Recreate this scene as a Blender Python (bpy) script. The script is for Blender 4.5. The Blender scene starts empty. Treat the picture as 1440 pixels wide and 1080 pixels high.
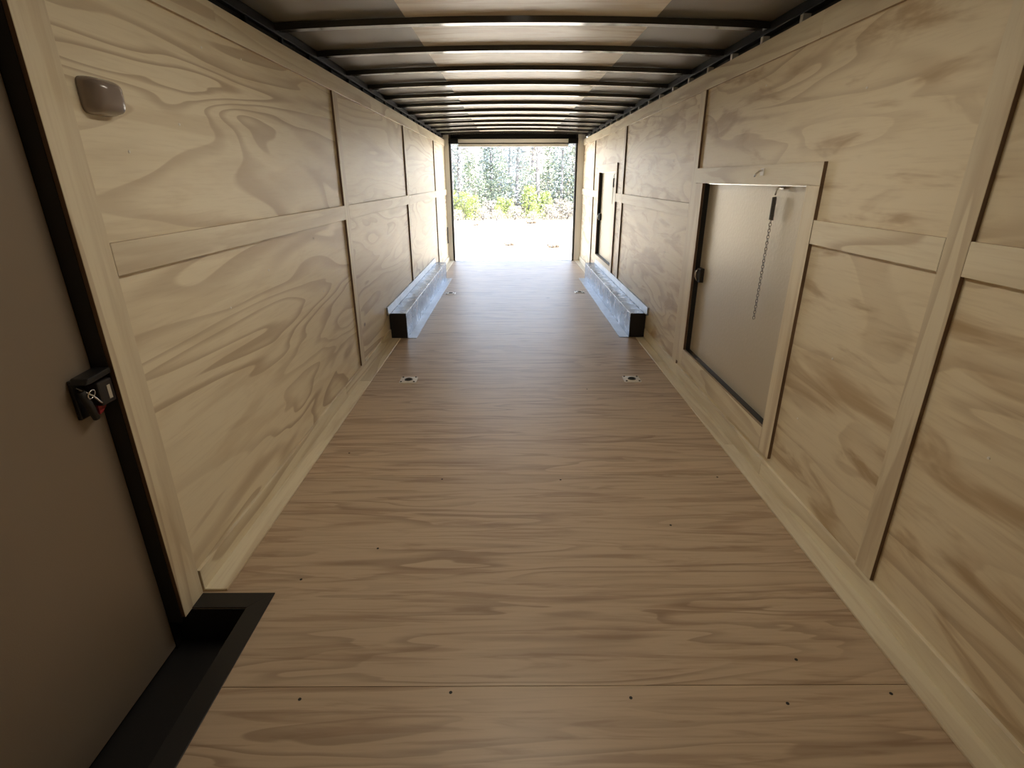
import bpy, bmesh, math, random
from mathutils import Vector, Matrix

S = bpy.context.scene
COL = S.collection
random.seed(11)

# ------------------------------------------------------------------ camera
CAM_X, CAM_Z, PITCH, YAW, ROLL, FPX = 0.0033, 1.4199, 0.3685, 0.0012, -0.0032, 746.95
fw = Vector((math.sin(YAW) * math.cos(PITCH), math.cos(YAW) * math.cos(PITCH), -math.sin(PITCH)))
rt = fw.cross(Vector((0, 0, 1))).normalized()
up = rt.cross(fw)
cr, sr = math.cos(ROLL), math.sin(ROLL)
rt, up = cr * rt + sr * up, -sr * rt + cr * up
cam_data = bpy.data.cameras.new('camera')
cam = bpy.data.objects.new('camera', cam_data)
COL.objects.link(cam)
cam_data.sensor_width = 36.0
cam_data.lens = FPX / 1440 * 36.0
cam_data.clip_start = 0.02
cam_data.clip_end = 500
cam.matrix_world = Matrix(((rt.x, up.x, -fw.x, CAM_X), (rt.y, up.y, -fw.y, 0.0), (rt.z, up.z, -fw.z, CAM_Z), (0, 0, 0, 1)))
S.camera = cam

# ------------------------------------------------------------------ light and exposure
world = bpy.data.worlds.new('sky')
S.world = world
world.use_nodes = True
wn = world.node_tree
bg = wn.nodes['Background']
tcw = wn.nodes.new('ShaderNodeTexCoord')
sepw = wn.nodes.new('ShaderNodeSeparateXYZ')
wn.links.new(tcw.outputs['Generated'], sepw.inputs[0])
skyr = wn.nodes.new('ShaderNodeValToRGB')                 # hazy bright horizon, deeper blue overhead
wn.links.new(sepw.outputs[2], skyr.inputs[0])
SKY = [(0.0, (1.0, 0.97, 0.92)), (0.10, (0.95, 0.96, 0.97)), (0.22, (0.50, 0.60, 0.76)), (0.5, (0.16, 0.24, 0.40)), (1.0, (0.09, 0.15, 0.28))]
el = skyr.color_ramp.elements
while len(el) < len(SKY):
    el.new(0.5)
for e_, (p_, c_) in zip(el, SKY):
    e_.position = p_
    e_.color = (*c_, 1)
wn.links.new(skyr.outputs[0], bg.inputs[0])
bg.inputs[1].default_value = 1.9

sun_data = bpy.data.lights.new('sun', 'SUN')
sun_data.energy = 7.6
sun_data.angle = math.radians(0.6)
sun_data.color = (1.0, 0.94, 0.86)
sun = bpy.data.objects.new('sun', sun_data)
COL.objects.link(sun)
sun_dir = Vector((0.62, -0.35, 1.0)).normalized()          # towards the sun
sun.rotation_euler = sun_dir.to_track_quat('Z', 'Y').to_euler()
sun.location = (8, -4, 14)

# added fill light for the dark trailer front (made-up fixture built with the roof)
FILL_LAMP = (0.06, 2.0, 2.128)
fill_data = bpy.data.lights.new('added_fill_light', 'AREA')
fill_data.shape = 'RECTANGLE'
fill_data.size = 0.10
fill_data.size_y = 1.05
fill_data.energy = 2.0
fill_data.color = (1.0, 0.90, 0.74)
fill_light = bpy.data.objects.new('added_fill_light', fill_data)
COL.objects.link(fill_light)
fill_light.location = FILL_LAMP

S.view_settings.view_transform = 'Standard'
S.view_settings.look = 'None'
S.view_settings.gamma = 1.0
S.view_settings.use_curve_mapping = False
S.view_settings.exposure = 2.1
S.cycles.max_bounces = 20
S.cycles.diffuse_bounces = 14
S.cycles.glossy_bounces = 6
S.cycles.transmission_bounces = 6
S.cycles.use_denoising = True
S.cycles.use_adaptive_sampling = False
S.cycles.caustics_reflective = False
S.cycles.sample_clamp_indirect = 12.0

# the trailer box
XL, XR = -1.148, 1.279          # plywood faces of the two side walls
T = 0.015                       # batten thickness
XLF, XRF = XL + T, XR - T       # batten faces
Y0, YE = -0.45, 10.03           # front wall, rear end of the floor
ZT, ZC = 2.05, 2.145            # top of the plywood, roof sheet at the sides
SHEET = 1.2192
SEAM0 = 1.1607

# ------------------------------------------------------------------ helpers
def link(name, me, parent=None):
    o = bpy.data.objects.new(name, me)
    COL.objects.link(o)
    if parent is not None:
        o.parent = parent
    return o


class MB:
    """collects shapes into one mesh"""
    def __init__(self):
        self.bm = bmesh.new()
        self.lay = self.bm.faces.layers.float.new('sheet')

    def mark(self, faces, s):
        for f in faces:
            f[self.lay] = s

    def box(self, x0, x1, y0, y1, z0, z1, s=None):
        s = random.random() if s is None else s
        v = [self.bm.verts.new(p) for p in ((x0, y0, z0), (x1, y0, z0), (x1, y1, z0), (x0, y1, z0),
                                            (x0, y0, z1), (x1, y0, z1), (x1, y1, z1), (x0, y1, z1))]
        fs = [self.bm.faces.new([v[i] for i in q]) for q in
              ((3, 2, 1, 0), (4, 5, 6, 7), (0, 1, 5, 4), (1, 2, 6, 5), (2, 3, 7, 6), (3, 0, 4, 7))]
        self.mark(fs, s)
        return self

    def prism(self, pts, axis, a, b, s=0.5):
        """polygon pts (two coordinates, the other two axes in order) swept along axis from a to b"""
        def P(p, t):
            l = list(p); l.insert(axis, t); return l
        A = [self.bm.verts.new(P(p, a)) for p in pts]
        B = [self.bm.verts.new(P(p, b)) for p in pts]
        n = len(pts)
        fs = [self.bm.faces.new(A), self.bm.faces.new(list(reversed(B)))]
        for i in range(n):
            fs.append(self.bm.faces.new((A[(i + 1) % n], A[i], B[i], B[(i + 1) % n])))
        self.mark(fs, s)
        return self

    def tube(self, pts, r, n=8, cap=True, s=0.5):
        pts = [Vector(p) for p in pts]
        rs = r if isinstance(r, (list, tuple)) else [r] * len(pts)
        rings = []
        prev = None
        for i, p in enumerate(pts):
            d = (pts[min(i + 1, len(pts) - 1)] - pts[max(i - 1, 0)]).normalized()
            if prev is None:
                a = Vector((0, 0, 1)) if abs(d.z) < 0.9 else Vector((1, 0, 0))
            else:
                a = prev
            e1 = (a - a.dot(d) * d).normalized()
            prev = e1
            e2 = d.cross(e1)
            rings.append([self.bm.verts.new(p + rs[i] * (math.cos(2 * math.pi * k / n) * e1 + math.sin(2 * math.pi * k / n) * e2)) for k in range(n)])
        fs = []
        for a, b in zip(rings, rings[1:]):
            for k in range(n):
                fs.append(self.bm.faces.new((a[k], a[(k + 1) % n], b[(k + 1) % n], b[k])))
        if cap:
            fs.append(self.bm.faces.new(list(reversed(rings[0]))))
            fs.append(self.bm.faces.new(rings[-1]))
        self.mark(fs, s)
        for f in fs[:-2 if cap else None]:
            f.smooth = True
        return self

    def torus(self, c, R, r, ax1, ax2, n=20, m=8):
        c, ax1, ax2 = Vector(c), Vector(ax1), Vector(ax2)
        nn = ax1.cross(ax2)
        g = []
        for i in range(n):
            t = 2 * math.pi * i / n
            d = math.cos(t) * ax1 + math.sin(t) * ax2
            g.append([self.bm.verts.new(c + d * (R + r * math.cos(2 * math.pi * j / m)) + nn * (r * math.sin(2 * math.pi * j / m))) for j in range(m)])
        for i in range(n):
            for j in range(m):
                f = self.bm.faces.new((g[i][j], g[(i + 1) % n][j], g[(i + 1) % n][(j + 1) % m], g[i][(j + 1) % m]))
                f.smooth = True
        return self

    def quad(self, p):
        return self.bm.faces.new([self.bm.verts.new(q) for q in p])

    def build(self, name, mat, parent=None, origin=None, bevel=0.0, seg=2):
        o3 = Vector(origin) if origin is not None else Vector((0, 0, 0))
        if origin is not None:
            bmesh.ops.translate(self.bm, verts=self.bm.verts, vec=-o3)
        bmesh.ops.recalc_face_normals(self.bm, faces=self.bm.faces)
        me = bpy.data.meshes.new(name)
        self.bm.to_mesh(me)
        self.bm.free()
        me.materials.append(mat)
        o = link(name, me, parent)
        if parent is None:
            o.location = o3
        if bevel:
            b = o.modifiers.new('bevel', 'BEVEL')
            b.width = bevel
            b.segments = seg
            b.limit_method = 'ANGLE'
        return o


def tag(o, label=None, cat=None, group=None, kind=None):
    if label:
        o['label'] = label
    if cat:
        o['category'] = cat
    if group:
        o['group'] = group
    if kind:
        o['kind'] = kind
    return o


def empty(name, loc, label, cat, group=None, kind=None):
    o = bpy.data.objects.new(name, None)
    COL.objects.link(o)
    o.location = loc
    o.empty_display_size = 0.1
    return tag(o, label, cat, group, kind)


def struct(o, label=None):
    o['kind'] = 'structure'
    if label:
        o['label'] = label
    return o


# ------------------------------------------------------------------ materials
class NT:
    def __init__(self, name):
        self.m = bpy.data.materials.new(name)
        self.m.use_nodes = True
        self.t = self.m.node_tree
        self.b = self.t.nodes['Principled BSDF']

    def n(self, kind, **kw):
        nd = self.t.nodes.new(kind)
        for k, v in kw.items():
            setattr(nd, k, v)
        return nd

    def val(self, sock, v):
        if hasattr(v, 'is_output') or isinstance(v, bpy.types.NodeSocket):
            self.t.links.new(v, sock)
        else:
            sock.default_value = v

    def math(self, op, a, b=None, c=None, clamp=False):
        nd = self.n('ShaderNodeMath', operation=op, use_clamp=clamp)
        self.val(nd.inputs[0], a)
        if b is not None:
            self.val(nd.inputs[1], b)
        if c is not None:
            self.val(nd.inputs[2], c)
        return nd.outputs[0]

    def noise(self, vec, scale=1.0, detail=2.0, rough=0.5, dist=0.0):
        nd = self.n('ShaderNodeTexNoise')
        self.val(nd.inputs['Vector'], vec)
        nd.inputs['Scale'].default_value = scale
        nd.inputs['Detail'].default_value = detail
        nd.inputs['Roughness'].default_value = rough
        nd.inputs['Distortion'].default_value = dist
        return nd.outputs['Fac']

    def comb(self, x, y, z):
        nd = self.n('ShaderNodeCombineXYZ')
        for i, v in enumerate((x, y, z)):
            self.val(nd.inputs[i], v)
        return nd.outputs[0]

    def mix(self, fac, a, b, blend='MIX'):
        nd = self.n('ShaderNodeMix', data_type='RGBA', blend_type=blend)
        self.val(nd.inputs[0], fac)
        self.val(nd.inputs[6], a if not isinstance(a, tuple) else (*a, 1))
        self.val(nd.inputs[7], b if not isinstance(b, tuple) else (*b, 1))
        return nd.outputs[2]

    def ramp(self, fac, stops, interp='LINEAR'):
        nd = self.n('ShaderNodeValToRGB')
        nd.color_ramp.interpolation = interp
        el = nd.color_ramp.elements
        while len(el) < len(stops):
            el.new(0.5)
        for e, (p, c) in zip(el, stops):
            e.position = p
            e.color = (*c, 1) if len(c) == 3 else c
        self.val(nd.inputs[0], fac)
        return nd.outputs[0]

    def step(self, x, lo, hi):
        nd = self.n('ShaderNodeMapRange', interpolation_type='SMOOTHSTEP')
        self.val(nd.inputs[0], x)
        nd.inputs[1].default_value = lo
        nd.inputs[2].default_value = hi
        return nd.outputs[0]


def wood(name, grain, light, tan, dark, line=0.55, blotch=0.5, freq=6.0, su=0.42, sv=2.3, rough=0.45, knots=True, spec=0.52, dist=0.45):
    """rotary cut pine plywood; grain is the world axis along the grain"""
    k = NT(name)
    geo = k.n('ShaderNodeNewGeometry')
    sep = k.n('ShaderNodeSeparateXYZ')
    k.t.links.new(geo.outputs['Position'], sep.inputs[0])
    ax = [sep.outputs[0], sep.outputs[1], sep.outputs[2]]
    u = ax[grain]
    o = [a for i, a in enumerate(ax) if i != grain]
    at = k.n('ShaderNodeAttribute', attribute_name='sheet')
    sd = at.outputs['Fac']
    off = k.math('MULTIPLY', sd, 37.0)
    off2 = k.math('MULTIPLY', sd, 91.0)
    u2 = k.math('ADD', u, off)
    v2 = k.math('ADD', o[0], off2)
    w2 = k.math('ADD', o[1], off)
    vec = k.comb(k.math('MULTIPLY', u2, su), k.math('MULTIPLY', v2, sv), k.math('MULTIPLY', w2, sv))
    n1 = k.noise(vec, 1.0, 2.6, 0.42, dist)
    band = k.math('FRACT', k.math('MULTIPLY', n1, freq))
    # slow rise to late wood, quick fall
    fine = k.noise(k.comb(k.math('MULTIPLY', u2, 6.0), k.math('MULTIPLY', v2, 110.0), k.math('MULTIPLY', w2, 110.0)), 1.0, 2.0, 0.6)
    late = k.math('MULTIPLY', k.step(band, 0.45, 0.9), k.math('SUBTRACT', 1.0, k.step(band, 0.93, 1.0)))
    strength = k.step(k.noise(vec, 0.9, 1.0), 0.32, 0.68)
    late = k.math('MULTIPLY', late, k.math('MULTIPLY', k.math('ADD', k.math('MULTIPLY', strength, 0.75), 0.25), line))
    vec3 = k.comb(k.math('MULTIPLY', u2, su * 2.6), k.math('MULTIPLY', v2, sv * 3.0), k.math('MULTIPLY', w2, sv * 3.0))
    n2 = k.noise(vec3, 1.0, 4.0, 0.55, 0.8)
    bl = k.math('MULTIPLY', k.step(n2, 0.48, 0.66), blotch)
    c = k.mix(bl, light, tan)
    c = k.mix(late, c, dark)
    c = k.mix(k.math('MULTIPLY', k.step(fine, 0.45, 0.8), 0.16), c, dark)
    if knots:
        vor = k.n('ShaderNodeTexVoronoi', feature='F1')
        kv = k.comb(k.math('MULTIPLY', u2, 0.9), k.math('MULTIPLY', v2, 1.7), k.math('MULTIPLY', w2, 1.7))
        k.t.links.new(kv, vor.inputs['Vector'])
        vor.inputs['Scale'].default_value = 1.5
        kn = k.math('SUBTRACT', 1.0, k.step(vor.outputs['Distance'], 0.02, 0.055))
        pick = k.math('GREATER_THAN', k.n('ShaderNodeSeparateColor').outputs[0], 0.6)
        sc = pick.node.inputs[0].links[0].from_node
        k.t.links.new(vor.outputs['Color'], sc.inputs[0])
        c = k.mix(k.math('MULTIPLY', k.math('MULTIPLY', kn, pick), 0.8), c, tuple(x * 0.35 for x in dark))
    # sheet to sheet tone
    hs = k.n('ShaderNodeHueSaturation')
    k.t.links.new(c, hs.inputs['Color'])
    k.val(hs.inputs['Value'], k.math('ADD', k.math('MULTIPLY', k.math('FRACT', k.math('MULTIPLY', sd, 7.31)), 0.10), 0.95))
    k.t.links.new(hs.outputs[0], k.b.inputs['Base Color'])
    k.b.inputs['Roughness'].default_value = rough
    k.b.inputs['Specular IOR Level'].default_value = spec
    bp = k.n('ShaderNodeBump')
    bp.inputs['Strength'].default_value = 0.12
    bp.inputs['Distance'].default_value = 0.002
    k.t.links.new(k.math('ADD', fine, k.math('MULTIPLY', band, 0.4)), bp.inputs['Height'])
    k.t.links.new(bp.outputs[0], k.b.inputs['Normal'])
    return k.m


def plain(name, col, rough=0.5, metal=0.0, bump=0.0, bscale=200.0, spec=0.5, var=0.0):
    k = NT(name)
    tc = k.n('ShaderNodeTexCoord')
    nz = k.noise(tc.outputs['Object'], bscale, 3.0, 0.55)
    if var:
        nv = k.noise(tc.outputs['Object'], 9.0, 4.0, 0.6)
        c = k.mix(k.math('MULTIPLY', k.step(nv, 0.3, 0.75), var), col, tuple(x * 0.55 for x in col))
        k.t.links.new(c, k.b.inputs['Base Color'])
        k.t.links.new(k.math('ADD', k.math('MULTIPLY', nv, 0.25), rough - 0.12), k.b.inputs['Roughness'])
    else:
        k.b.inputs['Base Color'].default_value = (*col, 1)
        k.b.inputs['Roughness'].default_value = rough
    k.b.inputs['Metallic'].default_value = metal
    k.b.inputs['Specular IOR Level'].default_value = spec
    if bump:
        bp = k.n('ShaderNodeBump')
        bp.inputs['Strength'].default_value = bump
        bp.inputs['Distance'].default_value = 0.001
        k.t.links.new(nz, bp.inputs['Height'])
        k.t.links.new(bp.outputs[0], k.b.inputs['Normal'])
    return k.m


WL, WT, WD = (0.86, 0.79, 0.61), (0.65, 0.545, 0.375), (0.45, 0.335, 0.205)
M_wall_l = wood('pine_plywood_wall_lines', 1, WL, WT, WD, line=0.75, blotch=0.45, freq=12, su=0.42, sv=2.6, dist=0.6)
M_wall_r = wood('pine_plywood_wall_blotches', 1, (0.85, 0.765, 0.575), (0.56, 0.435, 0.27), (0.42, 0.30, 0.17), line=0.5, blotch=1.0, freq=8, su=0.6, sv=2.6, dist=0.8)
M_floor = wood('pine_plywood_floor', 0, (0.60, 0.475, 0.34), (0.41, 0.29, 0.195), (0.25, 0.16, 0.10), line=0.55, blotch=0.8, freq=8, su=0.75, sv=7.5, rough=0.42, spec=0.75)
M_bat_v = wood('plywood_strip_upright', 2, (0.83, 0.76, 0.585), WT, WD, line=0.6, blotch=0.5, freq=6, sv=5.0, knots=False)
M_bat_h = wood('plywood_strip_lengthwise', 1, (0.86, 0.80, 0.63), WT, WD, line=0.55, blotch=0.45, freq=6, sv=4.0, knots=False)
M_frame_up = wood('plywood_frame_stile', 2, (0.85, 0.78, 0.61), WT, WD, line=0.6, blotch=0.4, freq=5, sv=5.0, knots=False)
M_roof_ply = wood('plywood_roof_strip', 0, (0.94, 0.90, 0.80), (0.80, 0.72, 0.59), (0.56, 0.44, 0.32), line=0.5, blotch=0.8, freq=5, su=0.8, sv=5, knots=False, rough=0.38, spec=0.6)
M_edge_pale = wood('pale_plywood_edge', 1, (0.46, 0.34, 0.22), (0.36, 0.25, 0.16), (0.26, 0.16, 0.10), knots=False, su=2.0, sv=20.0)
M_edge_shade = wood('shade_darkened_plywood_edge', 2, (0.17, 0.105, 0.065), (0.12, 0.07, 0.042), (0.08, 0.045, 0.03), knots=False, su=2.0, sv=20.0)  # brown plywood edge, darkened further to paint in the battens' shade lines
M_black = plain('black_paint', (0.012, 0.012, 0.013), 0.42, bump=0.1)
M_rail = plain('black_painted_steel', (0.010, 0.010, 0.010), 0.6, bump=0.05, spec=0.1)
M_sill = plain('black_sill_cover', (0.010, 0.009, 0.010), 0.6, bump=0.2)
M_roof = plain('dark_roof_sheet', (0.22, 0.21, 0.18), 0.3, bump=0.05, bscale=30, spec=0.8)
M_rib = plain('black_roof_rib', (0.03, 0.028, 0.027), 0.16, spec=0.8)
M_door = plain('embossed_tan_panel', (0.30, 0.25, 0.20), 0.45, metal=0.2, bump=0.35, bscale=260)
M_panel = plain('embossed_grey_panel', (0.64, 0.585, 0.47), 0.34, metal=0.2, bump=1.0, bscale=55)
M_panel_pale = plain('pale_cream_panel', (0.66, 0.62, 0.46), 0.4, metal=0.1, bump=0.6, bscale=75)
M_galv = plain('galvanised_sheet', (0.19, 0.21, 0.24), 0.28, metal=0.95, bump=0.15, bscale=14, var=0.7)
M_flange = plain('pale_metal_flange', (0.40, 0.44, 0.49), 0.4, metal=0.8, bump=0.1, bscale=14, var=0.3)
M_steel = plain('bright_steel', (0.7, 0.7, 0.7), 0.25, metal=1.0)
M_zinc = plain('zinc_plate', (0.88, 0.87, 0.83), 0.4, metal=0.2)
M_white = plain('white_coated_post', (0.86, 0.86, 0.85), 0.35)
M_nail = plain('bright_nail_head', (0.95, 0.93, 0.88), 0.3)
M_rubber = plain('rubber_seal', (0.03, 0.028, 0.027), 0.7)
M_lens = plain('frosted_lamp_lens', (0.27, 0.225, 0.205), 0.16, spec=0.8)
M_red = plain('red_tag', (0.28, 0.02, 0.03), 0.5)
M_label = plain('silver_sticker', (0.62, 0.58, 0.50), 0.4)


def ground_mat():
    k = NT('pale_sand')
    geo = k.n('ShaderNodeNewGeometry')
    n = k.noise(geo.outputs['Position'], 0.8, 6.0, 0.6)
    c = k.mix(k.step(n, 0.35, 0.7), (0.62, 0.55, 0.44), (0.5, 0.43, 0.33))
    k.t.links.new(c, k.b.inputs['Base Color'])
    k.b.inputs['Roughness'].default_value = 0.9
    return k.m


def leaf_mat(name, a, b):
    k = NT(name)
    geo = k.n('ShaderNodeNewGeometry')
    c = k.mix(geo.outputs['Random Per Island'], a, b)
    k.t.links.new(c, k.b.inputs['Base Color'])
    k.b.inputs['Roughness'].default_value = 0.6
    return k.m


def bark_mat(name, a, b):
    k = NT(name)
    tc = k.n('ShaderNodeTexCoord')
    n = k.noise(tc.outputs['Object'], 12.0, 4.0, 0.6)
    k.t.links.new(k.mix(n, a, b), k.b.inputs['Base Color'])
    k.b.inputs['Roughness'].default_value = 0.9
    return k.m


M_ground = ground_mat()

# ------------------------------------------------------------------ floor, walls, roof
f = MB()
ys = [Y0 - 0.05] + [SEAM0 + SHEET * i for i in range(8)]
ys = [y for y in ys if y < YE - 0.3] + [YE]
WX0, WX1, WY1 = -1.194, -0.94, 1.476        # step well inside the side door
for a, b in zip(ys, ys[1:]):
    s = random.random()
    g = 0.0022
    if a < WY1:
        yb = min(b, WY1)
        f.box(WX1, XR, a + g / 2, b - g / 2, -0.02, 0.0, s)
        if b > WY1:
            f.box(XL, WX1, WY1, b - g / 2, -0.02, 0.0, s)
        f.box(XL, WX1, a + g / 2, min(b, 0.47), -0.02, 0.0, s) if a < 0.47 else None
    else:
        f.box(XL, XR, a + g / 2, b - g / 2, -0.02, 0.0, s)
f.box(XL - 0.03, XR + 0.03, WY1, YE, -0.06, -0.021, 0.2)
f.box(WX1, XR + 0.03, Y0 - 0.05, WY1, -0.06, -0.021, 0.2)
struct(f.build('floor', M_floor))

floor_ob = bpy.data.objects['floor']
for x, y in ((-0.62, 1.12), (-0.18, 1.14), (0.35, 1.12), (0.80, 1.10), (1.12, 1.13), (-0.80, 1.62), (-0.55, 1.80), (0.90, 1.25), (0.70, 1.95), (-0.35, 2.34), (0.25, 2.33), (1.05, 2.35), (-0.9, 2.62), (0.55, 3.57)):
    MB().tube([(x, y, -0.001), (x, y, 0.0008)], 0.005, 10).build('screw_head', M_rubber, floor_ob)

# left wall: two courses of plywood from the side door back to the rear opening, door opening y 0.47..1.435
DY0, DY1 = 0.47, 1.435
b2, b3, b4 = 3.83, 6.22, 8.60
w = MB()
LB = [DY1, b2 + 0.045, b3 + 0.045, b4 + 0.045, YE]
for a, b in zip(LB, LB[1:]):
    w.box(XL - 0.012, XL, a, b, 0.0, 1.205)
    w.box(XL - 0.012, XL, a, b, 1.2055, ZT)
w.box(XL - 0.012, XL, Y0, DY0, 0.0, ZT)
w.box(XL - 0.012, XL, DY0, DY1, 1.98, ZT)
wall_l = struct(w.build('wall_left', M_wall_l))
MB().box(XL - 0.09, XL - 0.05, DY1, YE + 0.05, -0.06, 2.2).box(XL - 0.09, XL - 0.05, Y0, DY0, -0.06, 2.2).box(XL - 0.09, XL - 0.05, DY0, DY1, 1.985, 2.2).build('outer_skin', M_black, wall_l)

# right wall, with openings for the two access doors
A1 = (2.41, 3.72, 0.25, 1.39)
A2 = (6.875, 8.12, 0.37, 1.50)
w = MB()
def panel_with_hole(y0, y1, hole):
    hy0, hy1, hz0, hz1 = hole
    s = random.random()
    s2 = random.random()
    w.box(XR, XR + 0.012, y0, hy0, 0, 1.205, s).box(XR, XR + 0.012, hy1, y1, 0, 1.205, s)
    w.box(XR, XR + 0.012, y0, hy0, 1.2055, ZT, s2).box(XR, XR + 0.012, hy1, y1, 1.2055, ZT, s2)
    w.box(XR, XR + 0.012, hy0, hy1, 0, hz0, s).box(XR, XR + 0.012, hy0, hy1, hz1, ZT, s2)
RB1, RB2, RB3 = 3.93, 6.42, 8.72
w.box(XR, XR + 0.012, Y0, 1.54, 0, 1.205).box(XR, XR + 0.012, Y0, 1.54, 1.2055, ZT)
panel_with_hole(1.54, RB1, A1)
w.box(XR, XR + 0.012, RB1, RB2, 0, 1.205).box(XR, XR + 0.012, RB1, RB2, 1.2055, ZT)
panel_with_hole(RB2, RB3, A2)
w.box(XR, XR + 0.012, RB3, YE, 0, 1.205).box(XR, XR + 0.012, RB3, YE, 1.2055, ZT)
wall_r = struct(w.build('wall_right', M_wall_r))
sk = MB()
ya = Y0
for (a, b, c, d) in (A1, A2):
    sk.box(XR + 0.05, XR + 0.09, ya, a - 0.01, -0.06, 2.2)
    sk.box(XR + 0.05, XR + 0.09, a - 0.01, b + 0.01, -0.06, c - 0.01)
    sk.box(XR + 0.05, XR + 0.09, a - 0.01, b + 0.01, d + 0.01, 2.2)
    ya = b + 0.01
sk.box(XR + 0.05, XR + 0.09, ya, YE + 0.05, -0.06, 2.2)
sk.build('outer_skin', M_black, wall_r)

w = MB()
w.box(XL - 0.05, XR + 0.05, Y0 - 0.012, Y0, 0, 1.205).box(XL - 0.05, XR + 0.05, Y0 - 0.012, Y0, 1.2055, 2.2)
struct(w.build('wall_front', M_wall_r))

# steel posts showing in the gap over the plywood, and the top rails
for side, wl in ((-1, wall_l), (1, wall_r)):
    x = XL - 0.03 if side < 0 else XR + 0.03
    y = 2.77 - 0.4 * 3
    while y < YE - 0.1:
        MB().box(x - 0.018, x + 0.018, y - 0.014, y + 0.014, 2.0, 2.11).build('wall_post', M_zinc if side > 0 else M_rail, wl, bevel=0.002)
        y += 0.4
rl = MB().box(XL - 0.05, XL - 0.008, Y0, YE, 2.094, 2.14).box(XL - 0.05, XL - 0.03, Y0, YE, 2.05, 2.094)
struct(rl.build('trim_1', M_rail, bevel=0.004), 'black steel rail along the top of the left wall')
rl = MB().box(XR + 0.008, XR + 0.05, Y0, YE, 2.094, 2.14)
struct(rl.build('trim_2', M_rail, bevel=0.004), 'black steel rail along the top of the right wall')

XC = (XL + XR) / 2
HW = (XR - XL) / 2 + 0.05
def arch(x, z_side, rise):
    t = (x - XC) / HW
    return z_side + rise * (1 - t * t)
RISE = 0.032
k = MB()
N = 24
xs = [XC - HW + 2 * HW * i / N for i in range(N + 1)]
k.prism([(x, arch(x, ZC - 0.006, RISE)) for x in xs] + [(x, arch(x, ZC + 0.06, RISE)) for x in reversed(xs)], 1, Y0 - 0.05, YE + 0.12)
for fc in k.bm.faces:
    fc.smooth = False
ceiling = struct(k.build('ceiling', M_roof))
k = MB()
PX0, PX1 = 0.105 - 0.615, 0.105 + 0.615
xs = [PX0 + (PX1 - PX0) * i / 12 for i in range(13)]
for a, b in ((Y0, 1.92), (1.924, 4.36), (4.364, 6.8), (6.804, 9.24), (9.244, YE)):
    k.prism([(x, arch(x, ZC - 0.0115, RISE)) for x in xs] + [(x, arch(x, ZC - 0.0062, RISE)) for x in reversed(xs)], 1, a, b, random.random())
tag(k.build('plywood_liner', M_roof_ply, ceiling), 'plywood strip down the middle of the roof')

# made-up fixture for the added fill light, ahead of the first visible rib
cl = empty('added_fill_lamp', (FILL_LAMP[0], FILL_LAMP[1], FILL_LAMP[2] + 0.004), 'long white fill lamp added over the front end of the trailer', 'lamp')
MB().box(-0.065, 0.065, -0.57, 0.57, 0.004, 0.03).build('housing', plain('fill_lamp_housing', (0.8, 0.8, 0.78), 0.4), cl, bevel=0.004)
em = bpy.data.materials.new('fill_lamp_diffuser'); em.use_nodes = True
em.node_tree.nodes['Principled BSDF'].inputs['Base Color'].default_value = (0.9, 0.9, 0.86, 1)
em.node_tree.nodes['Principled BSDF'].inputs['Emission Color'].default_value = (1.0, 0.90, 0.74, 1)
em.node_tree.nodes['Principled BSDF'].inputs['Emission Strength'].default_value = 1.5
MB().box(-0.052, 0.052, -0.55, 0.55, 0.0, 0.004).build('diffuser', em, cl)

# roof ribs
ORD = ['nearest', 'second', 'third', 'fourth', 'fifth', 'sixth', 'seventh', 'eighth', 'ninth', 'tenth', 'eleventh', 'last']
def make_rib():
    m = MB()
    X0, X1 = XL - 0.008, XR + 0.008
    xs = [X0 + (X1 - X0) * i / 28 for i in range(29)]
    prof = [(-0.030, 0.0), (-0.026, -0.028), (0.026, -0.028), (0.030, 0.0)]
    rings = [[m.bm.verts.new((x - XC, p[0], arch(x, 0.0, RISE) + p[1])) for p in prof] for x in xs]
    for a, b in zip(rings, rings[1:]):
        for i in range(4):
            m.bm.faces.new((a[i], a[(i + 1) % 4], b[(i + 1) % 4], b[i]))
    m.bm.faces.new(rings[0]); m.bm.faces.new(list(reversed(rings[-1])))
    return m
rib0 = make_rib().build('roof_rib', M_rib)
for i in range(12):
    o = rib0 if i == 0 else rib0.copy()
    if i:
        COL.objects.link(o)
    o.location = (XC, 3.10 + 0.61 * i, ZC - 0.012)
    lab = ('black roof rib crossing the ceiling nearest the camera' if i == 0 else
           'black roof rib crossing the ceiling closest to the rear opening' if i == 11 else
           'black roof rib across the ceiling, %s one counted from the camera' % ORD[i])
    tag(o, lab, 'roof rib', 'black ribs across the ceiling')

# ------------------------------------------------------------------ plywood strips
trim_no = [2]
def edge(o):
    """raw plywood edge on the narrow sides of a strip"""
    o.data.materials.append(M_edge_shade)
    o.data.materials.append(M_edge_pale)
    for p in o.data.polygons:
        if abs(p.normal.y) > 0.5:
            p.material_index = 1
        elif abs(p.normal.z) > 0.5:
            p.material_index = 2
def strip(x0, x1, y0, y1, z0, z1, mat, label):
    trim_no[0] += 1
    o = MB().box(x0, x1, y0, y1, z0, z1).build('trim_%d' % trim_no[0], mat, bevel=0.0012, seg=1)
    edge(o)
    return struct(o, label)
g = 0.0012
MR0, MR1 = 1.16, 1.252
TS = 1.951
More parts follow.
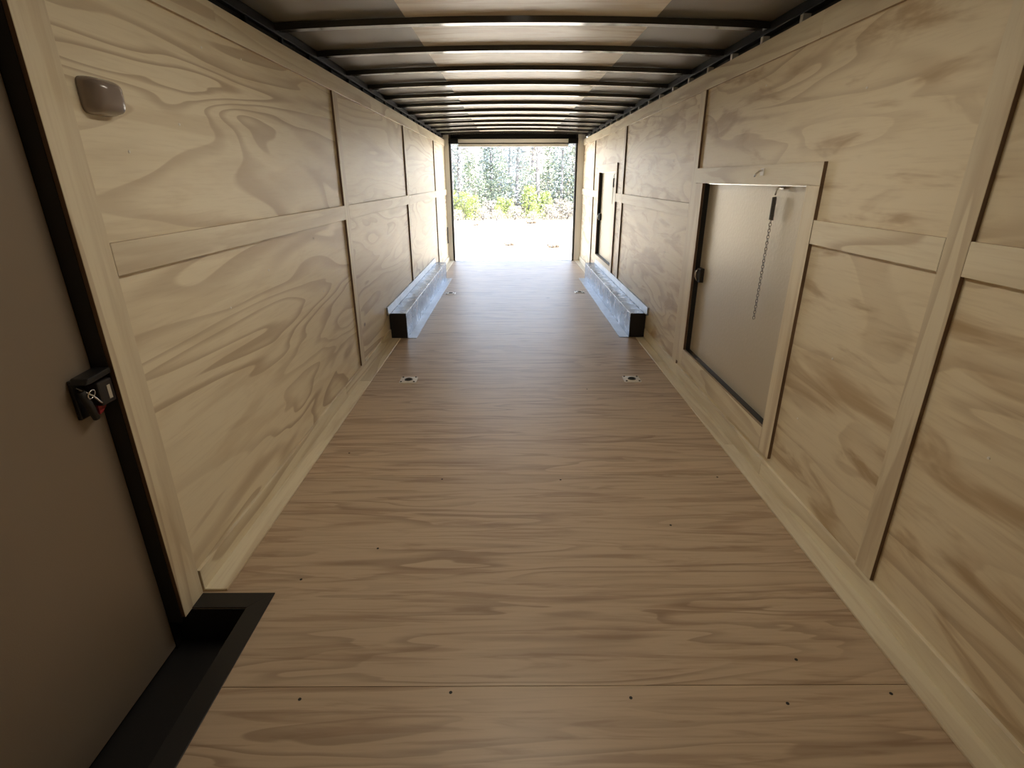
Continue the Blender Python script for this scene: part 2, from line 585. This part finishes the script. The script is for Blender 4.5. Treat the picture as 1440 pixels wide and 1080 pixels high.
# left
BW = 0.10
lv = [(DY1, 1.55), (b2, b2 + BW), (b3, b3 + BW), (b4, b4 + BW)]
names = ['beside the side door', 'first behind the dome lamp', 'second from the rear opening', 'nearest the rear opening']
for (a, b), nm in zip(lv, names):
    strip(XL, XLF, a, b, 0.0 if a == DY1 else 0.094, TS - g if a != DY1 else ZT, M_bat_v, 'upright plywood strip on the left wall, ' + nm)
cuts = [1.55 + g, b2 - g, b2 + BW + g, b3 - g, b3 + BW + g, b4 - g, b4 + BW + g, YE]
for i in range(0, 8, 2):
    strip(XL, XLF, cuts[i], cuts[i + 1], MR0, MR1, M_bat_h, 'plywood rail at mid height on the left wall, length %s from the side door' % ('first', 'second', 'third', 'fourth')[i // 2])
tc_ = [1.55 + g, 2.42, 4.86, 7.3, YE]
for i in range(4):
    strip(XL, XLF, tc_[i] + g, tc_[i + 1], TS, ZT, M_bat_h, 'plywood strip along the top of the left wall, length %s from the side door' % ('first', 'second', 'third', 'fourth')[i])
# right
rv = [(1.497, 1.585), (3.862, 3.962), (6.37, 6.46), (8.66, 8.76)]
names = ['in the foreground', 'behind the near access door', 'in front of the far access door', 'nearest the rear opening']
for (a, b), nm in zip(rv, names):
    strip(XRF, XR, a, b, 0.094, TS - g if a > 2 else ZT, M_bat_v, 'upright plywood strip on the right wall, ' + nm)
F1 = (2.307, 3.858, 0.128, 1.482)
F2 = (6.775, 8.235, 0.29, 1.596)
rr = [(Y0, 1.497 - g, 'in the foreground'), (1.585 + g, F1[0] - g, 'in front of the near access door'), (3.962 + g, 6.37 - g, 'between the two access doors'),
      (6.46 + g, F2[0] - g, 'short piece in front of the far access door'), (F2[1] + g, 8.66 - g, 'short piece behind the far access door'), (8.76 + g, YE, 'nearest the rear opening')]
for a, b, nm in rr:
    strip(XRF, XR, a, b, MR0, MR1 + 0.004, M_bat_h, 'plywood rail at mid height on the right wall, ' + nm)
tc_ = [1.585 + g, 2.52, 4.95, 7.4, YE]
strip(XRF, XR, Y0, 1.497 - g, TS, ZT, M_bat_h, 'plywood strip along the top of the right wall, in the foreground')
for i in range(4):
    strip(XRF, XR, tc_[i] + g, tc_[i + 1], TS, ZT, M_bat_h, 'plywood strip along the top of the right wall, length %s from the camera' % ('first', 'second', 'third', 'fourth')[i])

# baseboards: an upright strip on the wall and a flat strip on the floor, stopping at the wheel boxes
BZ = 0.093
FT = 0.010
def base(name, side, y0, y1, cutw):
    m = MB()
    y = y0
    for c in cutw + [y1]:
        s = random.random()
        if side < 0:
            m.box(XL, XLF, y + g, c - g, 0, BZ, s)
        else:
            m.box(XRF, XR, y + g, c - g, 0, BZ, s)
        y = c
    y = y0
    for c in [c + 0.33 for c in cutw] + [y1]:
        s = random.random()
        if side < 0:
            m.box(XLF, XL + 0.098, y + g, c - g, 0, FT, s)
        else:
            m.box(XR - 0.09, XRF, y + g, c - g, 0, FT, s)
        y = c
    return struct(m.build(name, M_bat_h, bevel=0.0015, seg=1))
WB0, WB1 = 4.90, 8.17
base('baseboard_left', -1, 1.56, WB0 - 0.02, [3.4])
base('baseboard_right', 1, Y0, WB0 - 0.02, [2.36, 3.82])
base('baseboard_left_rear', -1, WB1 + 0.03, YE, [])
base('baseboard_right_rear', 1, WB1 + 0.03, YE, [])

# ------------------------------------------------------------------ rear opening frame
pl = MB().box(XL - 0.03, -1.062, YE, YE + 0.07, -0.05, 2.16)
struct(pl.build('trim_90', M_white, bevel=0.004), 'pale post on the left of the rear opening')
pl = MB().box(1.165, XR + 0.03, YE, YE + 0.07, -0.05, 2.16)
struct(pl.build('trim_91', M_white, bevel=0.004), 'pale post on the right of the rear opening')
pl = MB().box(-1.062, -1.03, YE - 0.01, YE + 0.09, 0.0, 2.15).box(1.133, 1.165, YE - 0.01, YE + 0.09, 0.0, 2.15)
struct(pl.build('trim_92', M_rubber), 'dark rubber seal down both sides of the rear opening')
pl = MB().box(-1.062, 1.165, YE + 0.01, YE + 0.06, 2.06, 2.16).box(-0.90, 1.0, YE - 0.004, YE + 0.05, 1.984, 2.0).box(-1.062, -0.90, YE - 0.05, YE + 0.02, 1.985, 2.07).box(1.0, 1.165, YE - 0.05, YE + 0.02, 1.985, 2.07)
struct(pl.build('trim_93', M_rail, bevel=0.003), 'dark header across the top of the rear opening')
pl = MB().box(-0.90, 1.0, YE, YE + 0.06, 1.94, 1.984).box(-0.90, 1.0, YE - 0.002, YE + 0.06, 2.0, 2.06)
struct(pl.build('trim_94', M_white, bevel=0.004), 'pale header lip over the rear opening')
pl = MB().box(-1.03, 1.133, YE, YE + 0.05, -0.05, 0.003)
struct(pl.build('trim_95', M_galv), 'metal threshold at the rear end of the floor')
m = empty('door_latch', (-1.115, 9.9, 0.45), 'dark upright latch bar beside the left post of the rear opening', 'latch')
MB().box(-1.136, -1.118, 9.83, 9.86, 0.34, 0.62).build('latch_bar', M_rubber, bevel=0.003).parent = m
for ch in m.children:
    ch.matrix_parent_inverse = Matrix.Translation(-m.location)

# ------------------------------------------------------------------ side door on the left
def part(parent, mb, name, mat, bevel=0.0, seg=2, base=None):
    """mesh given in world coordinates, stored relative to its top-level parent"""
    top = base if base is not None else parent
    loc = top.location if base is None else base.location
    bmesh.ops.translate(mb.bm, verts=mb.bm.verts, vec=-Vector(loc))
    return mb.build(name, mat, parent, bevel=bevel, seg=seg)

DX = -1.194
d = bpy.data.objects.new('door_1', None); COL.objects.link(d); d.location = (DX, 0.95, -0.12)
struct(d, 'tan side door on the left with black lock')
part(d, MB().box(DX - 0.03, DX, DY0 + 0.004, DY1 - 0.003, -0.13, 1.975), 'door_panel', M_door, bevel=0.003)
part(d, MB().box(DX, XL + 0.001, DY1 - 0.003, DY1 + 0.004, -0.02, 1.985).box(DX - 0.03, XL, DY0 - 0.004, DY0 + 0.003, -0.02, 1.985)
     .box(DX - 0.03, XL, DY0, DY1, 1.976, 1.986), 'door_jamb', M_black)

# lock on the door
LK = (DX, 1.39, 0.855)
lk = empty('door_lock', LK, 'black lock with silver sticker and red tag on the tan side door', 'lock')
part(lk, MB().box(DX, DX + 0.012, 1.335, 1.432, 0.80, 0.915), 'base_plate', M_black, bevel=0.003)
hs = part(lk, MB().box(DX + 0.004, DX + 0.05, 1.375, 1.430, 0.825, 0.895), 'housing', plain('lock_plastic', (0.03, 0.026, 0.028), 0.4), bevel=0.005)
part(hs, MB().box(DX + 0.05, DX + 0.0512, 1.404, 1.416, 0.838, 0.878), 'sticker', M_label, base=lk)
part(lk, MB().prism([(1.33, 0.905), (1.345, 0.92), (1.43, 0.925), (1.43, 0.908), (1.35, 0.903)], 0, DX + 0.006, DX + 0.055), 'top_guard', M_black, bevel=0.003)
part(lk, MB().tube([(DX + 0.03, 1.338, 0.885), (DX + 0.034, 1.345, 0.845), (DX + 0.03, 1.362, 0.795)], [0.010, 0.011, 0.009], 10), 'lever', M_rubber)
part(lk, MB().tube([(DX + 0.02, 1.34, 0.895), (DX + 0.05, 1.35, 0.868), (DX + 0.048, 1.372, 0.84), (DX + 0.04, 1.40, 0.824)], 0.0028, 8)
     .torus((DX + 0.045, 1.352, 0.872), 0.013, 0.002, (0, 1, 0), (0.3, 0, 0.95)), 'cable', M_steel)
part(lk, MB().prism([(1.372, 0.828), (1.412, 0.828), (1.385, 0.806), (1.372, 0.803)], 0, DX + 0.03, DX + 0.036), 'tag', M_red)

# step well and its black cover
sw = MB()
sw.box(WX0 - 0.03, WX1, DY0, WY1, -0.16, -0.145)
sw.box(WX1 - 0.004, WX1, DY0, WY1, -0.145, -0.001)
sw.box(WX0, WX1, WY1 - 0.004, WY1, -0.145, -0.001)
sw.box(WX0, WX1, DY0, DY0 + 0.004, -0.145, -0.001)
sw.box(WX0 - 0.034, WX0 - 0.030, DY0 - 0.06, WY1 + 0.03, -0.16, 0.02)
sw.box(WX0 - 0.03, WX0, DY1 + 0.001, WY1, -0.145, -0.02)
stp = empty('step_well', (-1.03, 1.0, -0.16), 'black sunken entry step on the floor inside the side door', 'step')
part(stp, sw, 'tray', M_sill)
ang = MB()
tz = 0.004
ang.prism([(WX1, DY0), (WX1 + 0.072, DY0), (WX1 + 0.072, 1.548), (WX1, WY1)], 2, 0.0, tz)
ang.prism([(WX1, WY1), (WX1 + 0.072, 1.548), (XL + 0.0125, 1.548), (XL + 0.0125, WY1)], 2, 0.0, tz)
part(stp, ang, 'edge_trim', M_black, bevel=0.0015)

# ------------------------------------------------------------------ dome lamp on the left wall
def dome_lamp():
    loc = (XL, 1.662, 1.635)
    t = empty('dome_lamp', loc, 'grey rounded dome lamp high on the left plywood wall', 'lamp')
    def pillow(w_, h_, d0, d1, pw):
        m = MB()
        n, r = 40, 12
        rings = []
        for j in range(r + 1):
            q = j / r * math.pi / 2
            sc = math.cos(q) ** 0.55 if j < r else 0.0
            x = d0 + (d1 - d0) * math.sin(q) ** 0.9
            ring = []
            for i in range(n):
                a = 2 * math.pi * i / n
                e = 2 / pw
                cx = math.copysign(abs(math.cos(a)) ** e, math.cos(a)) * w_ / 2 * max(sc, 0.02)
                cz = math.copysign(abs(math.sin(a)) ** e, math.sin(a)) * h_ / 2 * max(sc, 0.02)
                ring.append(m.bm.verts.new((x, cx, cz)))
            rings.append(ring)
        for a, b in zip(rings, rings[1:]):
            for i in range(n):
                fc = m.bm.faces.new((a[i], a[(i + 1) % n], b[(i + 1) % n], b[i])); fc.smooth = True
        m.bm.faces.new(rings[-1]); m.bm.faces.new(list(reversed(rings[0])))
        return m
    pillow(0.120, 0.086, 0.0, 0.008, 6).build('base', plain('lamp_base', (0.22, 0.18, 0.165), 0.35), t)
    pillow(0.124, 0.094, 0.0005, 0.060, 5).build('lens', M_lens, t)
    return t
dome_lamp()

# ------------------------------------------------------------------ access doors on the right
def access_door(no, F, A, label, chain_y, latch_z):
    y0, y1, z0, z1 = F
    a0, a1, c0, c1 = A
    t = bpy.data.objects.new('door_%d' % no, None); COL.objects.link(t); t.location = (XR, (a0 + a1) / 2, z0)
    struct(t, label)
    XFF = XRF - 0.002
    fr = MB().box(XFF, XR, y0, a0, z0, c1 - g).box(XFF, XR, a1, y1, z0, c1 - g)
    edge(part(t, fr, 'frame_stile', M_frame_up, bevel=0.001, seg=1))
    fr = MB().box(XFF, XR, y0, y1, c1, z1).box(XFF, XR, a0 + g, a1 - g, z0, c0)
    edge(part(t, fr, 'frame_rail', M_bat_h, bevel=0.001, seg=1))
    D_ = 0.036
    jb = MB().box(XR, XR + D_, a1 - 0.003, a1 + 0.004, c0, c1).box(XR, XR + D_, a0 - 0.004, a0 + 0.003, c0, c1)
    jb.box(XR, XR + D_, a0, a1, c0 - 0.004, c0 + 0.004)
    part(t, jb, 'jamb', M_black)
    part(t, MB().box(XR + 0.006, XR + D_, a0, a1, c1 - 0.006, c1 + 0.003), 'hinge_strip', M_steel)
    part(t, MB().box(XR + D_ - 0.004, XR + D_ + 0.02, a0, a1, c0, c1), 'panel', M_panel if no == 2 else M_panel_pale, bevel=0.002)
    return t
access_door(2, F1, A1, 'grey metal access door in a plywood frame on the near part of the right wall', 2.72, 0.8)
access_door(3, F2, A2, 'pale access door in a plywood frame on the far part of the right wall, above the wheel box', 7.1, 0.8)

def latch(y, z, label):
    t = empty('slam_latch', (XR + 0.03, y, z), label, 'latch')
    part(t, MB().box(XR + 0.004, XR + 0.034, y - 0.035, y + 0.045, z - 0.045, z + 0.05), 'body', M_black, bevel=0.005)
    part(t, MB().tube([(XR + 0.002, y + 0.01, z - 0.035), (XR - 0.010, y + 0.01, z - 0.01), (XR - 0.010, y + 0.01, z + 0.02), (XR + 0.002, y + 0.01, z + 0.04)], 0.007, 10), 'handle', M_steel)
    part(t, MB().box(XR - 0.004, XR + 0.006, y + 0.018, y + 0.055, z - 0.02, z + 0.03), 'strike', M_steel, bevel=0.003)
    return t
latch(3.655, 0.80, 'black and chrome latch on the near access door')
latch(8.06, 0.90, 'small dark latch on the far access door')

def chain(y, ztop, zend, label, links=34):
    x = XR + 0.004
    t = empty('hanging_chain', (XR + 0.03, y, ztop), label, 'chain')
    part(t, MB().tube([(XR + 0.033, y - 0.01, ztop - 0.002), (x + 0.006, y - 0.01, ztop + 0.002), (x, y + 0.004, ztop - 0.012), (x, y + 0.008, ztop - 0.035)], 0.004, 8)
         .box(XR + 0.02, XR + 0.034, y - 0.03, y + 0.015, ztop - 0.008, ztop + 0.008), 'hook', M_steel)
    s0, s1 = ztop - 0.045, ztop - 0.15
    n = 15 * 10
    coil = [(x + 0.008 * math.cos(2 * math.pi * i / 10), y + 0.010 + 0.010 * math.sin(2 * math.pi * i / 10), s0 + (s1 - s0) * i / n) for i in range(n + 1)]
    part(t, MB().tube(coil, 0.0032, 6), 'spring', plain('spring_steel', (0.16, 0.15, 0.14), 0.4, metal=0.8))
    m = MB()
    L = (s1 - zend) / links
    for i in range(links):
        c = Vector((x, y + 0.010 + 0.012 * i / links, s1 - (i + 0.5) * L))
        ax = Vector((1, 0, 0)) if i % 2 else Vector((0, 1, 0))
        R = L * 0.66
        pts = []
        for q in range(13):
            a = 2 * math.pi * q / 12
            pts.append(c + ax * (0.0062 * math.cos(a)) + Vector((0, 0, R * math.sin(a))))
        m.tube(pts, 0.0017, 5, cap=False)
    part(t, m, 'links', plain('dull_chain', (0.30, 0.28, 0.26), 0.35, metal=0.9))
    return t
chain(2.715, 1.378, 0.727, 'thin chain on a spring hanging down the near grey access door')
chain(7.05, 1.47, 1.12, 'short chain on a spring hanging in the far access door', 20)

ct = empty('hook_catch', (XRF, 2.86, 1.445), 'small steel hook catch on the frame above the near access door', 'catch')
XFF = XRF - 0.002
part(ct, MB().box(XFF - 0.003, XFF, 2.835, 2.875, 1.432, 1.466), 'plate', M_zinc, bevel=0.001)
part(ct, MB().tube([(XFF - 0.003, 2.845, 1.456), (XFF - 0.018, 2.85, 1.452), (XFF - 0.022, 2.875, 1.440), (XFF - 0.020, 2.895, 1.428)], 0.0045, 8), 'hook', M_steel)

# ------------------------------------------------------------------ wheel boxes
def wheel_box(side, xin, xfl, h, y0, y1, label):
    wx = XL if side < 0 else XR
    t = empty('wheel_box', (wx, y0, 0), label, 'wheel box', 'metal wheel boxes along the walls')
    lo, hi = sorted((wx - side * 0.001, xin))
    sh = MB()
    th = 0.003
    sh.box(lo, hi, y0, y1, h - th, h)
    a, b = sorted((xin, xin + side * th))
    sh.box(a, b, y0, y1, 0.002, h - th)
    sh.box(lo, hi, y1 - th, y1, 0.002, h - th)
    part(t, sh, 'shell', M_galv, bevel=0.0015)
    part(t, MB().box(*sorted((wx + (-side) * 0.004, xin + side * 0.004)), y0 - 0.002, y0 + 0.004, 0.004, h - 0.003), 'end_cap', plain('end_cap_black', (0.011, 0.010, 0.010), 0.6))
    a, b = sorted((xin, xfl))
    part(t, MB().box(a, b, y0 - 0.005, y1 - 0.03, 0.0, 0.004), 'floor_flange', M_flange, bevel=0.001)
    wf0, wf1 = sorted((wx - side * 0.001, wx - side * (T + 0.003)))
    part(t, MB().prism([(y0 - 0.09, h + 0.002), (y0 - 0.09, h + 0.075), (y1 - 0.12, h + 0.075), (y1 - 0.03, h + 0.002)], 0, wf0, wf1), 'wall_flange', M_flange, bevel=0.001)
    a, b = sorted((xin, xin + side * 0.004))
    return t
wheel_box(-1, -0.985, -0.902, 0.243, 4.90, 8.20, 'shiny metal wheel box along the left wall')
wheel_box(1, 1.13, 1.040, 0.232, 4.915, 8.17, 'shiny metal wheel box along the right wall, below the far access door')

# ------------------------------------------------------------------ tie-down rings in the floor
def ring(x, y, label):
    t = empty('tie_down_ring', (x, y, 0), label, 'tie-down ring', 'tie-down rings in the floor')
    s, r, h = 0.062, 0.036, 0.008
    m = MB()
    n = 32
    out, inn, low = [], [], []
    for i in range(n):
        a = 2 * math.pi * (i + 0.5) / n
        ca, sa = math.cos(a), math.sin(a)
        q = s / max(abs(ca), abs(sa))
        q = min(q, s * 1.30)
        out.append((ca * q, sa * q)); inn.append((ca * r, sa * r))
    vo = [m.bm.verts.new((p[0], p[1], h * 0.6)) for p in out]
    vb = [m.bm.verts.new((p[0] * 1.04, p[1] * 1.04, 0.0)) for p in out]
    vi = [m.bm.verts.new((p[0], p[1], h)) for p in inn]
    vl = [m.bm.verts.new((p[0] * 0.8, p[1] * 0.8, 0.0012)) for p in inn]
    for i in range(n):
        j = (i + 1) % n
        m.bm.faces.new((vo[i], vo[j], vi[j], vi[i])); m.bm.faces.new((vb[i], vb[j], vo[j], vo[i])); m.bm.faces.new((vi[i], vi[j], vl[j], vl[i]))
    m.build('plate', M_zinc, t)
    m = MB()
    m.tube([(0, 0, 0.001), (0, 0, 0.003)], 0.030, 24)
    m.build('recess', M_black, t)
    m = MB().torus((0, 0, 0.007), 0.026, 0.004, (1, 0, 0), (0, 1, 0), 24, 8)
    m.build('ring', plain('dark_ring', (0.12, 0.12, 0.12), 0.35, metal=0.8), t)
    for sx in (-1, 1):
        for sy in (-1, 1):
            MB().tube([(sx * 0.048, sy * 0.048, 0.004), (sx * 0.048, sy * 0.048, 0.0095)], 0.007, 10).build('bolt', M_rubber, t)
    return t
for side, pts in ((-1, ((1.75, 1.50), (2.15, 0.93), (2.55, 1.02), (3.2, 1.10), (3.25, 0.78), (2.3, 1.88), (2.62, 1.90), (2.05, 1.60))),
                  (1, ((2.15, 1.72), (2.0, 0.75), (1.25, 0.72), (4.5, 0.85), (4.5, 1.55), (3.0, 1.85), (2.15, 0.42)))):
    for y, z in pts:
        x = XL if side < 0 else XR
        MB().tube([(x - 0.001 * side * -1, y, z), (x - side * 0.0025, y, z)], [0.0045, 0.0038], 10).build('nail_head', M_nail, wall_l if side < 0 else wall_r)

ring(-0.775, 3.765, 'square tie-down ring on the floor ahead of the left wheel box')
ring(0.915, 3.765, 'square tie-down ring on the floor ahead of the right wheel box')
ring(-0.80, 7.03, 'far tie-down ring on the floor beside the left wheel box')
ring(0.92, 7.08, 'far tie-down ring on the floor beside the right wheel box')

# ------------------------------------------------------------------ outside
GZ = -0.65
gm = MB()
gm.bm.faces.new([gm.bm.verts.new(p) for p in ((-150, -60, GZ), (150, -60, GZ), (150, 260, GZ), (-150, 260, GZ))])
struct(gm.build('ground', M_ground))

LEAF = {
    'lime': leaf_mat('lime_leaves', (0.38, 0.44, 0.13), (0.22, 0.29, 0.09)),
    'green': leaf_mat('green_leaves', (0.14, 0.19, 0.12), (0.28, 0.32, 0.23)),
    'blue': leaf_mat('bluish_needles', (0.14, 0.185, 0.19), (0.28, 0.32, 0.33)),
    'dry': leaf_mat('dry_twigs', (0.40, 0.37, 0.32), (0.24, 0.22, 0.19)),
}
BARK = bark_mat('grey_bark', (0.14, 0.135, 0.14), (0.24, 0.23, 0.228))

def leaves(rng, n, rx, ry, z0, z1, size, shape):
    m = MB()
    for _ in range(n):
        t = rng.random()
        z = z0 + (z1 - z0) * t
        prof = shape(t)
        a = rng.random() * 2 * math.pi
        r = math.sqrt(rng.random()) * prof
        c = Vector((rx * r * math.cos(a), ry * r * math.sin(a), z))
        d = Vector((rng.gauss(0, 1), rng.gauss(0, 1), rng.gauss(0, 0.8))).normalized()
        e = d.cross(Vector((rng.gauss(0, 1), rng.gauss(0, 1), rng.gauss(0, 1)))).normalized()
        s = size * rng.uniform(0.5, 1.3)
        w_ = s * 0.42
        m.bm.faces.new([m.bm.verts.new(c + d * s * 0.5), m.bm.verts.new(c + e * w_ * 0.5), m.bm.verts.new(c - d * s * 0.5), m.bm.verts.new(c - e * w_ * 0.5)])
    return m

def stems(rng, n, spread, h, r):
    m = MB()
    for i in range(n):
        a = rng.random() * 2 * math.pi
        q = spread * rng.uniform(0.4, 1)
        m.tube([(0.05 * math.cos(a), 0.05 * math.sin(a), 0), (q * 0.4 * math.cos(a), q * 0.4 * math.sin(a), h * 0.5), (q * math.cos(a), q * math.sin(a), h * rng.uniform(0.7, 1))], [r, r * 0.7, r * 0.3], 5)
    return m

def copy_tree(o, parent=None):
    c = o.copy()
    COL.objects.link(c)
    if parent is not None:
        c.parent = parent
    for ch in o.children:
        copy_tree(ch, c)
    return c

def plant(name, cat, kind, rng, n, rx, h, size, nst, label, group, shape=lambda t: 0.55 + 0.45 * math.sin(math.pi * min(1, t + 0.2))):
    t = empty(name, (0, 0, GZ), label, cat, group)
    stems(rng, nst, rx * 0.7, h * 0.85, 0.022).build('stem', BARK, t)
    leaves(rng, n, rx, rx, 0.05, h, size, shape).build('foliage', LEAF[kind], t)
    return t

def tree(rng, h, r, kind, n, label, group, name='tree'):
    t = empty(name, (0, 0, GZ), label, 'tree', group)
    m = MB()
    lx, ly = rng.uniform(-0.25, 0.25), rng.uniform(-0.25, 0.25)
    m.tube([(lx * q * q, ly * q, h * q) for q in (0, 0.15, 0.3, 0.5, 0.75, 1)], [r * 1.15, r, r * 0.92, r * 0.8, r * 0.55, r * 0.2], 8)
    for i in range(16):
        z = rng.uniform(0.12, 0.95) * h
        a = rng.random() * 2 * math.pi
        L = rng.uniform(0.5, 1.5)
        x0, y0 = lx * (z / h) ** 2, ly * z / h
        m.tube([(x0, y0, z), (x0 + L * 0.5 * math.cos(a), y0 + L * 0.5 * math.sin(a), z + 0.12), (x0 + L * math.cos(a), y0 + L * math.sin(a), z + rng.uniform(-0.05, 0.5))], [r * 0.22, r * 0.15, r * 0.06], 5)
    m.build('trunk', BARK, t)
    leaves(rng, n, 1.5, 1.5, h * 0.15, h, 0.16, lambda q: 0.25 + 0.75 * (1 - q) ** 1.5).build('foliage', LEAF[kind], t)
    return t

rng = random.Random(5)
bushes = {
    'lime': plant('bush', 'bush', 'lime', rng, 900, 0.55, 1.5, 0.13, 6, 'bright lime green bush at the sunlit edge of the woods', 'lime bushes at the edge of the woods'),
    'green': plant('bush', 'bush', 'green', rng, 1500, 0.9, 2.0, 0.12, 7, 'loose green bush standing in the woods behind the rear opening', 'green bushes in the woods'),
    'dry': plant('dry_brush', 'brush', 'dry', rng, 800, 0.9, 1.1, 0.15, 14, 'low tangle of dry brown brush along the edge of the woods', 'dry brush at the edge of the woods'),
}
used = set()
def put(kind, x, y, s, rot):
    src = bushes[kind]
    o = src if kind not in used else copy_tree(src)
    used.add(kind)
    o.location = (x, y, GZ)
    o.scale = (s, s, s)
    o.rotation_euler = (0, 0, rot)
    return o
def at(px, Y):
    return (px - 719.3) / 747 * (Y * 0.933 + 0.75)
for px, Y, s, in ((655, 30.5, 0.95), (668, 30, 0.85), (700, 30.5, 0.5), (706, 31, 0.75), (718, 31, 0.7), (746, 31, 1.15), (768, 31, 0.95), (752, 30, 0.6), (637, 31, 1.0), (815, 30.5, 0.6), (790, 31.5, 0.6)):
    put('lime', at(px, Y), Y, s, rng.random() * 6)
for px, Y, s in ((640, 32.5, 1.2), (662, 33.5, 1.3), (690, 32.5, 1.0), (725, 33, 1.1), (760, 34, 1.2), (795, 33, 1.2), (812, 32, 1.1), (830, 33, 1.3), (620, 33, 1.3), (700, 36, 1.5), (745, 37, 1.4), (780, 38, 1.6), (655, 38, 1.6)):
    put('green', at(px, Y), Y, s, rng.random() * 6)
for px, Y, s in ((645, 29.6, 0.7), (680, 29.8, 0.8), (700, 29.5, 0.7), (725, 29.8, 0.9), (750, 29.5, 0.6), (775, 30, 1.0), (800, 30.2, 1.1), (690, 31, 1.2), (735, 31.5, 1.2), (790, 31, 1.3), (655, 31.5, 1.2), (818, 30.5, 0.9)):
    put('dry', at(px, Y), Y, s * 0.72, rng.random() * 6)

protos = [tree(rng, 5.2, 0.10, 'blue', 1700, 'tall thin tree with bluish foliage in the woods behind the rear opening', 'thin bluish trees in the woods'),
          tree(rng, 4.6, 0.075, 'green', 1700, 'slender green tree in the woods behind the rear opening', 'slender green trees in the woods'),
          tree(rng, 6.0, 0.14, 'dry', 700, 'bare brown tree with sparse twigs in the woods behind the rear opening', 'bare brown trees in the woods')]
first = [True] * 3
trees = []
for i in range(38):
    Y = 32 + 30 * (i / 38.0) + rng.uniform(-1, 1)
    px = rng.uniform(622, 828)
    trees.append((px, Y, rng.choice((0, 0, 1, 1, 2))))
trees += [(649, 31.5, 2), (727, 32, 0), (756, 31.5, 2), (790, 32, 0), (806, 33, 1)]
for px, Y, k_ in trees:
    o = protos[k_] if first[k_] else copy_tree(protos[k_])
    first[k_] = False
    o.location = (at(px, Y), Y, GZ)
    s = rng.uniform(0.8, 1.25)
    o.scale = (s, s, s)
    o.rotation_euler = (0, 0, rng.random() * 6)

# clods and tufts on the sand
clod = MB()
for i in range(9):
    a = rng.random() * 6.28
    clod.tube([(0.1 * math.cos(a), 0.1 * math.sin(a), 0), (0.14 * math.cos(a), 0.14 * math.sin(a), 0.06), (0.2 * math.cos(a), 0.2 * math.sin(a), 0.05)], [0.05, 0.04, 0.01], 6)
clod0 = clod.build('dirt_clod', bark_mat('dark_soil', (0.10, 0.08, 0.06), (0.2, 0.16, 0.12)))
for i, (px, Y, s, lab) in enumerate(((748, 27.5, 1.6, 'dark clump on the pale sand in front of the trees'), (670, 26.5, 0.9, 'small dark clod on the sand left of the middle'),
                                     (717, 18.2, 1.0, 'small clod on the bright sand in the middle of the opening'), (779, 17.6, 1.2, 'clod on the bright sand near the right side of the opening'))):
    o = clod0 if i == 0 else clod0.copy()
    if i:
        COL.objects.link(o)
    o.location = (at(px, Y), Y, GZ)
    o.scale = (s, s, s)
    tag(o, lab, 'clod', 'clods on the sand')
